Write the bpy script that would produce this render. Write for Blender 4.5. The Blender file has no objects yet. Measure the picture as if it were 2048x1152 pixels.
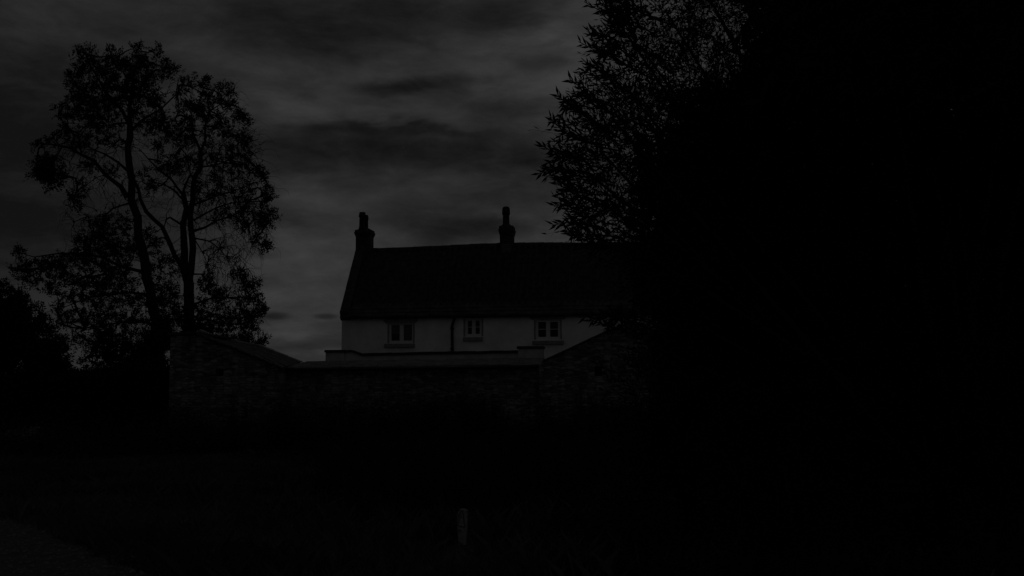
import bpy, math, random
import numpy as np
from mathutils import Vector, Matrix
random.seed(7); RNG = np.random.default_rng(7)
R = math.radians
C = bpy.context.scene.collection
SC = bpy.context.scene

# ------------------------------------------------------------------ camera
F = 2196.0                       # focal length in photograph pixels (2048 wide)
EYE = Vector((0, 0, 1.6))
PITCH, ROLL = 5.57, 0.25
cam_d = bpy.data.cameras.new('camera'); cam = bpy.data.objects.new('camera', cam_d); C.objects.link(cam)
CM = Matrix.Rotation(R(90 + PITCH), 3, 'X') @ Matrix.Rotation(R(-ROLL), 3, 'Z')
cam.location = EYE; cam.rotation_euler = CM.to_euler()
cam_d.sensor_width = 36; cam_d.lens = 36 * F / 2048; cam_d.clip_end = 3000
SC.camera = cam

# ------------------------------------------------------------------ exposure
SC.view_settings.view_transform = 'Standard'; SC.view_settings.look = 'None'
SC.view_settings.gamma = 1; SC.view_settings.exposure = -2.0
SC.view_settings.use_curve_mapping = False

# ------------------------------------------------------------------ sun (low, behind the house, soft behind cloud)
SUN_EL, SUN_AZ = 9.0, -9.0       # azimuth from straight ahead, left negative
sd = bpy.data.lights.new('sun', 'SUN'); sd.energy = 0.10; sd.angle = R(20); sd.color = (1, .99, .975)
sun = bpy.data.objects.new('sun', sd); C.objects.link(sun)
sv = Vector((math.sin(R(SUN_AZ)) * math.cos(R(SUN_EL)), math.cos(R(SUN_AZ)) * math.cos(R(SUN_EL)), math.sin(R(SUN_EL))))
sun.rotation_euler = sv.to_track_quat('Z', 'Y').to_euler(); sun.location = (0, 0, 40)

# ------------------------------------------------------------------ world: dusk cloud deck, defined by azimuth and elevation
W = bpy.data.worlds.new('World'); SC.world = W; W.use_nodes = True
nt = W.node_tree; nt.nodes.clear()
def N(t, **k):
    n = nt.nodes.new(t)
    for a, b in k.items(): setattr(n, a, b)
    return n
def L(a, b): nt.links.new(a, b)
def mth(op, a, b=None, c=None, clamp=False):
    n = N('ShaderNodeMath', operation=op, use_clamp=clamp)
    for i, v in enumerate((a, b, c)):
        if v is None: continue
        if isinstance(v, (int, float)): n.inputs[i].default_value = v
        else: L(v, n.inputs[i])
    return n.outputs[0]
tc = N('ShaderNodeTexCoord'); sep = N('ShaderNodeSeparateXYZ'); L(tc.outputs['Generated'], sep.inputs[0])
X, Y, Z = sep.outputs
az = mth('ARCTAN2', X, Y); el = mth('ARCSINE', Z)
def noise(scale, detail, rough, vec, lo=None):
    n = N('ShaderNodeTexNoise'); n.inputs['Scale'].default_value = scale; n.inputs['Detail'].default_value = detail
    n.inputs['Roughness'].default_value = rough; L(vec, n.inputs['Vector']); return n
mp = N('ShaderNodeMapping'); mp.inputs['Scale'].default_value = (1, 1, 2.9); mp.inputs['Rotation'].default_value = (0, R(7), 0)
L(tc.outputs['Generated'], mp.inputs[0])
n_w = noise(5.0, 3, .55, mp.outputs[0])
n_f = noise(8.0, 9, .64, mp.outputs[0]); n_f.inputs['Distortion'].default_value = .35
n_s = noise(21.0, 6, .62, mp.outputs[0]); n_s.inputs['Distortion'].default_value = .5
n_b = noise(3.0, 2, .5, tc.outputs['Generated'])
sw = N('ShaderNodeSeparateColor'); L(n_w.outputs['Color'], sw.inputs[0])
sf = N('ShaderNodeSeparateColor'); L(n_f.outputs['Color'], sf.inputs[0])
azd = mth('ADD', mth('MULTIPLY_ADD', sw.outputs[0], .11, az), mth('MULTIPLY', mth('SUBTRACT', sf.outputs[0], .5), .07)); azd = mth('SUBTRACT', azd, .055)
eld = mth('ADD', mth('MULTIPLY_ADD', sw.outputs[1], .05, el), mth('MULTIPLY', mth('SUBTRACT', sf.outputs[1], .5), .035)); eld = mth('SUBTRACT', eld, .025)
def aze(px, py):
    v = (CM @ Vector(((px - 1024) / F, (576 - py) / F, -1))).normalized()
    return math.atan2(v.x, v.y), math.asin(v.z)
# (px, py, half width, half height, change in display value, softness power)
blobs = [(-140, 330, 480, 300, -19), (-100, 330, 200, 190, -4), (330, 30, 200, 50, -3), (40, 20, 160, 60, 2), (760, 40, 370, 62, -14), (560, 60, 150, 50, -6),
         (860, 180, 110, 18, -12), (1010, 225, 120, 20, -8), (960, 130, 240, 60, 4), (1170, 60, 60, 110, 5), (560, 210, 150, 45, 5),
         (1090, 170, 110, 40, 5), (760, 235, 160, 18, 5), (700, 262, 240, 12, -2),
         (800, 312, 330, 48, -13), (1000, 330, 170, 58, -4), (660, 300, 140, 26, -6), (760, 268, 150, 12, -5), (600, 360, 90, 20, -5), (980, 268, 170, 10, -4), (590, 400, 90, 50, 4), (900, 400, 300, 18, -3),
         (620, 560, 110, 110, 9), (900, 462, 150, 24, -11), (800, 430, 90, 14, -4), (780, 480, 60, 26, 6), (1150, 440, 100, 40, 2),
         (548, 632, 26, 7, -17), (652, 633, 21, 5, -15), (530, 512, 28, 6, -5), (620, 660, 100, 8, -4), (600, 690, 110, 12, -7), (640, 715, 60, 8, 2), (660, 704, 24, 7, 6), (560, 570, 60, 9, -5),
         (820, 182, 60, 12, -5), (780, 170, 60, 8, -4), (1140, 90, 30, 26, 6), (1075, 90, 40, 20, 5), (1050, 60, 90, 26, -6), (30, 600, 160, 40, 3), (480, 180, 60, 16, -5), (590, 190, 50, 14, -5), (1350, 100, 150, 160, 6)]
val = None
for (px, py, hw, hh, dv) in blobs:
    a0, e0 = aze(px, py)
    small = hw < 30
    A = az if small else azd; E = el if small else eld
    dx = mth('MULTIPLY', mth('SUBTRACT', A, a0), F / hw)
    dy = mth('MULTIPLY', mth('SUBTRACT', E, e0), F / hh)
    r2 = mth('ADD', mth('MULTIPLY', dx, dx), mth('MULTIPLY', dy, dy))
    g = mth('EXPONENT', mth('MULTIPLY', mth('POWER', r2, 1.6), -.7))
    t = mth('MULTIPLY', g, dv * 1.15)
    val = t if val is None else mth('ADD', val, t)
base = mth('MULTIPLY_ADD', mth('SUBTRACT', n_b.outputs[0], .5), 8, 43)
val = mth('ADD', val, base)
val = mth('MULTIPLY_ADD', mth('SUBTRACT', n_f.outputs[0], .5), 38, val)
val = mth('MULTIPLY_ADD', mth('SUBTRACT', n_s.outputs[0], .5), 23, val)
val = mth('MINIMUM', mth('MAXIMUM', val, 18), 62)
lin = mth('POWER', mth('DIVIDE', mth('ADD', mth('DIVIDE', val, 255), .055), 1.055), 2.4)
skyt = N('ShaderNodeTexSky', sky_type='NISHITA'); skyt.sun_disc = False
skyt.sun_elevation = R(SUN_EL); skyt.sun_rotation = R(SUN_AZ); skyt.dust_density = 3
bw = N('ShaderNodeRGBToBW'); L(skyt.outputs[0], bw.inputs[0])
bwc = mth('MINIMUM', bw.outputs[0], 3.0)
lum = mth('MULTIPLY', lin, 10 * 4)                     # strength 0.1 and exposure -2
lum = mth('MULTIPLY', lum, mth('MULTIPLY_ADD', bwc, .02, .96))   # clear sky glimmers faintly through the deck
comb = N('ShaderNodeCombineColor')
L(lum, comb.inputs[0]); L(lum, comb.inputs[1]); L(mth('MULTIPLY', lum, 1.0), comb.inputs[2])
bg = N('ShaderNodeBackground'); bg.inputs[1].default_value = 0.1; L(comb.outputs[0], bg.inputs[0])
wo = N('ShaderNodeOutputWorld'); L(bg.outputs[0], wo.inputs[0])

# ------------------------------------------------------------------ helpers
def ray(px, py): return CM @ Vector(((px - 1024) / F, (576 - py) / F, -1))
def P(px, py, d):
    v = ray(px, py); return EYE + v * (d / v.y)
def G(px, py, z=0.0):
    v = ray(px, py); return EYE + v * ((z - EYE.z) / v.z)
class Plane:
    """vertical plane through o along unit u, with inward normal v; gives (s, z) of a pixel"""
    def __init__(s, o, ang): s.o = Vector(o); s.u = Vector((math.cos(R(ang)), -math.sin(R(ang)), 0)); s.v = Vector((math.sin(R(ang)), math.cos(R(ang)), 0))
    def sz(s, px, py, off=0):
        r = ray(px, py); o = s.o + s.v * off; t = (o - EYE).dot(s.v) / r.dot(s.v); p = EYE + r * t
        return (p - s.o).dot(s.u), p.z
    def w(s, a, b, z): return s.o + s.u * a + s.v * b + Vector((0, 0, z))

def new_mat(name, col, rough=.8, var=.25, scale=6, bump=.0, spec=.3, kind=None, brick=None):
    m = bpy.data.materials.new(name); m.use_nodes = True; t = m.node_tree; b = t.nodes['Principled BSDF']
    b.inputs['Roughness'].default_value = rough; b.inputs['Specular IOR Level'].default_value = spec
    co = t.nodes.new('ShaderNodeTexCoord')
    no = t.nodes.new('ShaderNodeTexNoise'); no.inputs['Scale'].default_value = scale; no.inputs['Detail'].default_value = 7; no.inputs['Roughness'].default_value = .62
    t.links.new(co.outputs['Object'], no.inputs['Vector'])
    rp = t.nodes.new('ShaderNodeValToRGB')
    lo = col * (1 - var); hi = col * (1 + var)
    rp.color_ramp.elements[0].position = .3; rp.color_ramp.elements[1].position = .7
    rp.color_ramp.elements[0].color = (lo, lo, lo, 1); rp.color_ramp.elements[1].color = (hi, hi, hi, 1)
    t.links.new(no.outputs[0], rp.inputs[0])
    out = rp.outputs[0]
    hgt = no.outputs[0]
    if brick:
        bw_, bh, mort, con = brick
        wn = t.nodes.new('ShaderNodeTexNoise'); wn.inputs['Scale'].default_value = 3.1; wn.inputs['Detail'].default_value = 3
        t.links.new(co.outputs['Object'], wn.inputs['Vector'])
        mx = t.nodes.new('ShaderNodeVectorMath'); mx.operation = 'MULTIPLY_ADD'
        t.links.new(wn.outputs['Color'], mx.inputs[0]); mx.inputs[1].default_value = (.16, .16, .05); t.links.new(co.outputs['Object'], mx.inputs[2])
        mq = t.nodes.new('ShaderNodeMapping'); mq.inputs['Scale'].default_value = (1 / bw_, .02, 1 / bh); t.links.new(mx.outputs[0], mq.inputs[0])
        vo = t.nodes.new('ShaderNodeTexVoronoi'); vo.inputs['Scale'].default_value = 1; vo.inputs['Randomness'].default_value = .62; t.links.new(mq.outputs[0], vo.inputs['Vector'])
        ve = t.nodes.new('ShaderNodeTexVoronoi'); ve.feature = 'DISTANCE_TO_EDGE'; ve.inputs['Scale'].default_value = 1; ve.inputs['Randomness'].default_value = .62; t.links.new(mq.outputs[0], ve.inputs['Vector'])
        sc_ = t.nodes.new('ShaderNodeSeparateColor'); t.links.new(vo.outputs['Color'], sc_.inputs[0])
        mr = t.nodes.new('ShaderNodeMapRange'); mr.inputs[3].default_value = 1 - con; mr.inputs[4].default_value = 1 + con; t.links.new(sc_.outputs[0], mr.inputs[0])
        me_ = t.nodes.new('ShaderNodeMapRange'); me_.inputs[1].default_value = 0; me_.inputs[2].default_value = mort; me_.inputs[3].default_value = .5; me_.inputs[4].default_value = 1; t.links.new(ve.outputs['Distance'], me_.inputs[0])
        mm = t.nodes.new('ShaderNodeMath'); mm.operation = 'MULTIPLY'; t.links.new(mr.outputs[0], mm.inputs[0]); t.links.new(me_.outputs[0], mm.inputs[1])
        mul = t.nodes.new('ShaderNodeMix'); mul.data_type = 'RGBA'; mul.blend_type = 'MULTIPLY'; mul.inputs[0].default_value = 1
        t.links.new(out, mul.inputs[6]); t.links.new(mm.outputs[0], mul.inputs[7]); out = mul.outputs[2]
        sb = t.nodes.new('ShaderNodeMath'); sb.operation = 'MULTIPLY_ADD'; t.links.new(no.outputs[0], sb.inputs[0]); sb.inputs[1].default_value = .5; t.links.new(me_.outputs[0], sb.inputs[2]); hgt = sb.outputs[0]
    t.links.new(out, b.inputs['Base Color'])
    if bump:
        bp = t.nodes.new('ShaderNodeBump'); bp.inputs['Strength'].default_value = bump; bp.inputs['Distance'].default_value = .03
        t.links.new(hgt, bp.inputs['Height']); t.links.new(bp.outputs[0], b.inputs['Normal'])
    return m
M = {}
M['render'] = new_mat('white_render', .78, .9, .16, 1.4, .3)
M['render2'] = new_mat('garden_wall_render', .46, .9, .25, 2.0, .5)
M['tile'] = new_mat('pantile', .031, .75, .9, 4.5, .4)
M['slate'] = new_mat('stone_slate', .05, .8, .75, 2.6, .6)
M['stone'] = new_mat('rubble_stone', .155, .92, .5, 1.3, .9, brick=(.24, .085, .14, .6))
M['coping'] = new_mat('coping_stone', .12, .85, .45, 4, .7)
M['gcoping'] = new_mat('gable_coping', .048, .85, .4, 4, .6)
M['chim'] = new_mat('chimney_stone', .055, .9, .45, 4, .8, brick=(.3, .1, .12, .35))
M['pot'] = new_mat('clay_pot', .02, .7, .4, 8, .3)
M['sill'] = new_mat('sill_stone', .26, .85, .25, 7, .4)
M['frame'] = new_mat('painted_timber', .68, .5, .06, 9, .1)
M['dark'] = new_mat('black_iron', .015, .5, .3, 9, .1)
M['capd'] = new_mat('dark_coping', .035, .8, .5, 5, .6)
M['lroof'] = new_mat('lean_to_roof', .26, .75, .35, 2.5, .7)
M['bark'] = new_mat('bark', .02, .95, .4, 7, .8)
M['leaf'] = new_mat('ash_leaf', .022, .8, .5, 1.2, spec=.08)
M['leafd'] = new_mat('dark_leaf', .018, .85, .5, 1.2, spec=.05)
M['willow'] = new_mat('willow_leaf', .02, .75, .6, 3.0, spec=.10)
M['grass'] = new_mat('grass_blade', .085, .85, .75, .45, spec=.08)
M['weed'] = new_mat('weed_leaf', .026, .85, .85, 1.6, spec=.08)
M['soil'] = new_mat('turf', .06, .95, .5, .35, .6, spec=.1)
M['track'] = new_mat('track_gravel', .062, .95, .45, 5.0, .8, spec=.15)
M['pebble'] = new_mat('pebble', .13, .9, .5, 6, .3)
M['post'] = new_mat('weathered_white', .31, .8, .22, 22, .5)
M['ink'] = new_mat('dark_marking', .04, .7, .3, 9)
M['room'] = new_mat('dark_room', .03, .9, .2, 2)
M['blind'] = new_mat('window_blind', .26, .9, .12, 2)
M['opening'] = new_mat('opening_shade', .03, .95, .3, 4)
g = bpy.data.materials.new('window_glass'); g.use_nodes = True; t = g.node_tree; t.nodes.clear()
o_ = t.nodes.new('ShaderNodeOutputMaterial'); mixs = t.nodes.new('ShaderNodeMixShader'); fr = t.nodes.new('ShaderNodeFresnel'); fr.inputs[0].default_value = 1.3
tr = t.nodes.new('ShaderNodeBsdfTransparent'); tr.inputs[0].default_value = (.8, .8, .8, 1); gl = t.nodes.new('ShaderNodeBsdfGlossy'); gl.inputs[1].default_value = .04
t.links.new(fr.outputs[0], mixs.inputs[0]); t.links.new(tr.outputs[0], mixs.inputs[1]); t.links.new(gl.outputs[0], mixs.inputs[2]); t.links.new(mixs.outputs[0], o_.inputs[0])
M['glass'] = g

class MB:
    def __init__(s): s.v = []; s.f = []
    def add(s, vs, fs):
        n = len(s.v); s.v += [tuple(x) for x in vs]; s.f += [tuple(i + n for i in q) for q in fs]; return s
    def box(s, pl, s0, s1, v0, v1, z0, z1, shear=0):
        ps = [pl.w(a, b, z) for z in (z0, z1) for b in (v0, v1) for a in (s0, s1)]
        return s.add(ps, [(0, 1, 5, 4), (3, 2, 6, 7), (2, 0, 4, 6), (1, 3, 7, 5), (4, 5, 7, 6), (2, 3, 1, 0)])
    def prism(s, front, back):
        n = len(front); fs = [tuple(range(n)), tuple(range(2 * n - 1, n - 1, -1))]
        for i in range(n): j = (i + 1) % n; fs.append((i, i + n, j + n, j))
        return s.add(list(front) + list(back), fs)
    def lathe(s, c, prof, n=14):
        vs = []; fs = []
        for (r, z) in prof:
            for k in range(n): a = 2 * math.pi * k / n; vs.append((c[0] + r * math.cos(a), c[1] + r * math.sin(a), c[2] + z))
        for i in range(len(prof) - 1):
            for k in range(n): j = (k + 1) % n; fs.append((i * n + k, i * n + j, (i + 1) * n + j, (i + 1) * n + k))
        fs.append(tuple(range((len(prof) - 1) * n, len(prof) * n))); fs.append(tuple(range(n - 1, -1, -1)))
        return s.add(vs, fs)
    def tube(s, pts, rad, n=6):
        pts = [Vector(p) for p in pts]; vs = []; fs = []
        for i, p in enumerate(pts):
            d = (pts[min(i + 1, len(pts) - 1)] - pts[max(i - 1, 0)])
            d = d.normalized() if d.length > 1e-6 else Vector((0, 0, 1))
            a = d.cross(Vector((.3, 1, .1))).normalized(); b = d.cross(a)
            r = rad[i] if hasattr(rad, '__len__') else rad
            for k in range(n):
                th = 2 * math.pi * k / n; vs.append(p + a * r * math.cos(th) + b * r * math.sin(th))
        for i in range(len(pts) - 1):
            for k in range(n): j = (k + 1) % n; fs.append((i * n + k, i * n + j, (i + 1) * n + j, (i + 1) * n + k))
        fs.append(tuple(range(n))); fs.append(tuple(range((len(pts) - 1) * n, len(pts) * n)))
        return s.add(vs, fs)
    def build(s, name, mat, parent=None, bevel=0, smooth=False, origin=None):
        me = bpy.data.meshes.new(name)
        o = bpy.data.objects.new(name, me); C.objects.link(o)
        off = Vector(parent.matrix_basis.translation) if parent else Vector(origin or (0, 0, 0))
        me.from_pydata([tuple(Vector(p) - off) for p in s.v], [], s.f); me.materials.append(M[mat])
        import bmesh
        bm = bmesh.new(); bm.from_mesh(me); bmesh.ops.recalc_face_normals(bm, faces=bm.faces); bm.to_mesh(me); bm.free()
        if parent:
            o.parent = parent
            off2 = off
        else: o.location = off
        if smooth:
            for p in me.polygons: p.use_smooth = True
        if bevel:
            m = o.modifiers.new('bevel', 'BEVEL'); m.width = bevel; m.segments = 2; m.limit_method = 'ANGLE'
        return o
def sub(mb, name, mat, part, top, **k):
    """a sub-part: geometry in world, parented to a part whose own parent is top (parts sit at the thing's origin)"""
    o = mb.build(name, mat, None, **k)
    base = Vector(top.matrix_basis.translation)
    for v in o.data.vertices: v.co = v.co - base
    o.parent = part
    return o
def tag(o, label=None, cat=None, group=None, kind=None):
    if label: o['label'] = label
    if cat: o['category'] = cat
    if group: o['group'] = group
    if kind: o['kind'] = kind
    return o
def empty(name, loc):
    o = bpy.data.objects.new(name, None); C.objects.link(o); o.location = loc; o.empty_display_size = .3; return o
def quads(name, V, mat, parent=None, per=4):
    """V: array (n, per, 3) of separate faces, fast"""
    V = np.asarray(V, dtype=np.float32)
    if parent: V = V - np.array(parent.matrix_basis.translation, dtype=np.float32)
    n = V.shape[0]; me = bpy.data.meshes.new(name)
    me.vertices.add(n * per); me.vertices.foreach_set('co', V.reshape(-1))
    me.loops.add(n * per); me.loops.foreach_set('vertex_index', np.arange(n * per, dtype=np.int32))
    me.polygons.add(n); me.polygons.foreach_set('loop_start', np.arange(0, n * per, per, dtype=np.int32))
    me.update(calc_edges=True); me.materials.append(M[mat])
    o = bpy.data.objects.new(name, me); C.objects.link(o)
    if parent: o.parent = parent
    return o
def unit(a): return a / (np.linalg.norm(a, axis=-1, keepdims=True) + 1e-9)
def leaf_quads(base, dirn, side, ln, wd, fold=.0):
    """diamond leaves: base (n,3), dirn, side unit vectors, ln, wd (n,1)"""
    mid = base + dirn * ln * .42
    return np.stack([base, mid + side * wd * .5, base + dirn * ln, mid - side * wd * .5], axis=1)
def perp(d):
    r = RNG.normal(size=d.shape); return unit(np.cross(d, r))

def wall_holes(mb, pl, s0, s1, z0, z1, v0, v1, holes):
    """a rectangular wall slab with rectangular holes and their reveals"""
    ss = sorted({s0, s1} | {h[0] for h in holes} | {h[1] for h in holes}); zz = sorted({z0, z1} | {h[2] for h in holes} | {h[3] for h in holes})
    def inh(a, z): return any(h[0] < a < h[1] and h[2] < z < h[3] for h in holes)
    for i in range(len(ss) - 1):
        for j in range(len(zz) - 1):
            if inh((ss[i] + ss[i + 1]) / 2, (zz[j] + zz[j + 1]) / 2): continue
            for b in (v0, v1):
                mb.add([pl.w(ss[i], b, zz[j]), pl.w(ss[i + 1], b, zz[j]), pl.w(ss[i + 1], b, zz[j + 1]), pl.w(ss[i], b, zz[j + 1])], [(0, 1, 2, 3)])
    rects = [(s0, s1, z0, z1)] + [h[:4] for h in holes]
    for (a, b, c, d) in rects:
        for (p, q) in (((a, c), (b, c)), ((b, c), (b, d)), ((b, d), (a, d)), ((a, d), (a, c))):
            mb.add([pl.w(p[0], v0, p[1]), pl.w(q[0], v0, q[1]), pl.w(q[0], v1, q[1]), pl.w(p[0], v1, p[1])], [(0, 1, 2, 3)])

# ------------------------------------------------------------------ ground and track
gm = MB(); n = 60
gx = [(-1 if i < n / 2 else 1) * 900 * abs((i - n / 2) / (n / 2)) ** 2.2 for i in range(n + 1)]
gy = [-60 + 1400 * (j / n) ** 2.2 for j in range(n + 1)]
for j in range(n + 1):
    for i in range(n + 1): gm.v.append((gx[i], gy[j], 0))
for j in range(n):
    for i in range(n): a = j * (n + 1) + i; gm.f.append((a, a + 1, a + n + 2, a + n + 1))
tag(gm.build('ground', 'soil'), kind='structure')
edge_px = [(-120, 1012), (0, 1037), (55, 1052), (90, 1062), (120, 1086), (160, 1096), (200, 1120), (262, 1138), (330, 1170), (430, 1210)]
edge = [G(a, b) for a, b in edge_px]
e2 = []
for i in range(len(edge) - 1):
    for k in range(6):
        p = edge[i].lerp(edge[i + 1], k / 6); e2.append(p + Vector((random.uniform(-.07, .07), random.uniform(-.09, .09), 0)))
far = [Vector((-60, 62, 0)), Vector((-22, 29.5, 0))]
poly = far + e2 + [Vector((2.5, 3, 0)), Vector((6, -8, 0)), Vector((-60, -8, 0))]
tb = MB(); tb.add([(p.x, p.y, .004) for p in poly], [tuple(range(len(poly)))])
tag(tb.build('track', 'track'), kind='structure')

def on_track(x, y):
    if abs(x + .54) < .14 and 10.6 < y < 12.2: return True      # trodden bare round the marker post
    res = False; j = len(poly) - 1
    for i in range(len(poly)):
        a, b = poly[i], poly[j]
        if (a.y > y) != (b.y > y) and x < (b.x - a.x) * (y - a.y) / (b.y - a.y) + a.x: res = not res
        j = i
    return res
# gravel washed along the edge of the track
pv = []
for k in range(1500):
    p = e2[random.randrange(len(e2))] + Vector((random.gauss(-.3, .5), random.gauss(-.35, .5), 0))
    r = random.uniform(.008, .03); n_ = 6
    c = Vector((p.x, p.y, .006)); top = [c + Vector((r * random.uniform(.7, 1.2) * math.cos(a), r * random.uniform(.7, 1.2) * math.sin(a), 0)) for a in [2 * math.pi * q / n_ for q in range(n_)]]
    ap = c + Vector((0, 0, r * .7))
    for q in range(n_): pv.append((top[q], top[(q + 1) % n_], ap))
tag(quads('gravel', [[tuple(x) for x in t_] for t_ in pv], 'pebble', per=3), 'loose gravel stones scattered along the edge of the pale track', 'gravel', kind='stuff')

# ------------------------------------------------------------------ farmhouse
HP = Plane(P(683, 700, 49), 8.0); HP.o.z = 0
HL = HP.sz(1470, 640)[0]                                      # right end, behind the willow
hw = 2.45
zE = HP.sz(800, 633)[1]                                       # eaves
zR = HP.sz(880, 493.5, hw)[1]
house = empty('farmhouse', HP.w(0, 0, 0))
tag(house, 'long white rendered farmhouse with steep dark tiled roof and two chimneys', 'house')
def rect(pl, x0, y0, x1, y1): 
    a = pl.sz(x0, (y0 + y1) / 2)[0]; b = pl.sz(x1, (y0 + y1) / 2)[0]; c = pl.sz((x0 + x1) / 2, y1)[1]; d = pl.sz((x0 + x1) / 2, y0)[1]; return a, b, c, d
wins = [((778, 647.5, 826.5, 686.5), (767, 634.5, 836, 646.5), (769, 687.5, 830, 695), 0),
        ((930, 637.5, 963.5, 673), (920, 630, 972, 636), (926.5, 674.5, 965.5, 682), 1),
        ((1071, 640, 1120.5, 679), (1058, 631.5, 1134, 639), (1065, 681.5, 1127.5, 689), 1)]
holes = [rect(HP, *w[0]) for w in wins]
mb = MB(); wall_holes(mb, HP, 0, HL, 0, zE, 0, .35, holes)
zE2 = zE + .02
mb.box(HP, 0.0, .35, .352, 2 * hw, 0, zE); mb.box(HP, HL - .35, HL, .352, 2 * hw, 0, zE); mb.box(HP, .352, HL - .352, 2 * hw - .35, 2 * hw, 0, zE)
for s0 in (0, HL - .35):                                      # gable triangles
    mb.prism([HP.w(s0, 0, zE + .002), HP.w(s0, 2 * hw, zE + .002), HP.w(s0, hw, zR - .12)], [HP.w(s0 + .35, 0, zE + .002), HP.w(s0 + .35, 2 * hw, zE + .002), HP.w(s0 + .35, hw, zR - .12)])
mb.build('wall', 'render', house)
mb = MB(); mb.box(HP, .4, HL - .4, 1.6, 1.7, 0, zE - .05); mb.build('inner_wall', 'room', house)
OV = .2
slope_len = math.hypot(hw + OV, zR - zE)
def slope(s, t, h=0, back=False):
    """point on the roof: t metres up from the eaves edge, h above the surface"""
    k = (zR - zE) / (hw + OV); c = 1 / math.hypot(1, k); d = -OV + t * c; z = zE - .02 + k * (d + OV)
    b = d - h * k * c; z += h * c
    return HP.w(s, 2 * hw - b if back else b, z)
# pantiles: waves along the house, overlapping courses up the slope
def tiles(t0, t1, course, per_wave, period, amp, s0, s1, back, jit):
    b = MB(); cols = int((s1 - s0) / period * per_wave); rows = int((t1 - t0) / course)
    for r_ in range(rows + 1):
        for e in (0, 1):
            tt = t0 + (r_ + e) * course - (.0 if e == 0 else -.0)
            tt = min(tt, t1)
            lift = .012 if e == 0 else 0
            for c_ in range(cols + 1):
                s_ = s0 + (s1 - s0) * c_ / cols
                sag = .05 * math.sin(s_ * .55 + 1) * (tt / slope_len) 
                jr = ((math.sin((c_ // per_wave) * 12.9898 + r_ * 78.233) * 43758.5) % 1)
                b.v.append(tuple(slope(s_, tt + (jr - .5) * jit, .03 + lift + amp * math.sin(2 * math.pi * c_ / per_wave) - sag + (jr - .5) * jit * .6, back)))
    nr = 2 * (rows + 1)
    for r_ in range(nr - 1):
        for c_ in range(cols): a = r_ * (cols + 1) + c_; b.f.append((a, a + 1, a + cols + 2, a + cols + 1))
    return b
roof = tiles(.62, slope_len, .31, 8, .27, .045, .36, HL - .36, False, .014)
roof.prism([slope(.3, 0, 0), slope(.3, slope_len, 0), slope(.3, slope_len, 0, True), slope(.3, 0, 0, True), slope(.3, 0, -.08, True), slope(.3, slope_len, -.12), slope(.3, 0, -.08)],
           [slope(HL - .3, 0, 0), slope(HL - .3, slope_len, 0), slope(HL - .3, slope_len, 0, True), slope(HL - .3, 0, 0, True), slope(HL - .3, 0, -.08, True), slope(HL - .3, slope_len, -.12), slope(HL - .3, 0, -.08)])
roof_o = roof.build('roof', 'tile', house)
sl = MB()                                                    # heavier stone slates on the lowest courses
for r_ in range(3):
    s_ = .36
    while s_ < HL - .4:
        w_ = random.uniform(.3, .62); e_ = min(s_ + w_ - .012, HL - .36); t0 = -.02 + r_ * .22 + random.uniform(-.02, .02); h = .045 + random.uniform(0, .02)
        f = [slope(s_, t0, h + .03), slope(e_, t0, h + .03 + random.uniform(-.008, .01)), slope(e_, t0 + .34, h - .01), slope(s_, t0 + .34, h - .01)]
        k = [slope(s_, t0, h - .005), slope(e_, t0, h - .005), slope(e_, t0 + .34, h - .04), slope(s_, t0 + .34, h - .04)]
        sl.prism(f, k); s_ += w_
sub(sl, 'eaves_slates', 'slate', roof_o, house)
rd = MB(); s_ = .5                                            # ridge tiles
while s_ < HL - .5:
    z_ = slope(s_, slope_len, 0).z - .05 * math.sin(s_ * .55 + 1) + random.uniform(-.008, .012)
    pts = [(b, z) for b, z in ((-.15, -.10), (-.10, .03), (0, .085), (.10, .03), (.15, -.10))]
    rd.prism([HP.w(s_, hw + b, z_ + z) for b, z in pts], [HP.w(s_ + .43, hw + b, z_ + z + .004) for b, z in pts]); s_ += .44
sub(rd, 'ridge_tiles', 'tile', roof_o, house)
for s0, s1 in ((-.04, .38), (HL - .38, HL + .04)):            # coped gable with kneeler
    cp = MB()
    tN = 9
    for back in (False, True):
        for k in range(tN):
            a = .34 + (slope_len - .34) * k / tN; b = .34 + (slope_len - .34) * (k + 1) / tN - .012
            h = .15 + random.uniform(-.008, .012)
            cp.prism([slope(s0, a, h, back), slope(s1, a, h, back), slope(s1, b, h, back), slope(s0, b, h, back)], [slope(s0, a, .0, back), slope(s1, a, .0, back), slope(s1, b, .0, back), slope(s0, b, .0, back)])
    co = cp.build('gable_coping', 'gcoping', house)
    kn = MB(); q = slope(0, 0, 0)
    zk = q.z; zt_ = slope(0, .36, .16)
    kp = [(-.16, zk - .03), (.0, zk - .12), (.25, zk - .12), (.12, zt_.z + .1), (-.04, zt_.z + .02), (-.2, zt_.z - .10), (-.2, zt_.z - .2), (-.14, zt_.z - .24)]
    kn.prism([HP.w(s0, b_, z_) for b_, z_ in kp], [HP.w(s1, b_, z_) for b_, z_ in kp])
    sub(kn, 'kneeler', 'gcoping', co, house)
# gutter and downpipe
gt = MB(); zz = slope(0, 0, 0).z
gt.tube([HP.w(.3, -.27, zz - .02), HP.w(HL / 2, -.27, zz - .035), HP.w(HL - .3, -.27, zz - .02)], .05, 8)
gt.build('gutter', 'dark', house, smooth=True)
sx, _ = HP.sz(905, 670); zb = 1.9
dp = MB(); dp.tube([HP.w(sx + .14, -.27, zz - .05), HP.w(sx + .12, -.22, zz - .15), HP.w(sx, -.09, zz - .42), HP.w(sx, -.08, zz - .6), HP.w(sx + .02, -.08, zb)], .062, 9)
for z_ in (zz - .5, zz - 1.4): dp.tube([HP.w(sx, -.08, z_), HP.w(sx, -.08, z_ - .09)], .085, 9)
dp.build('downpipe', 'dark', house, smooth=False)
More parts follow.
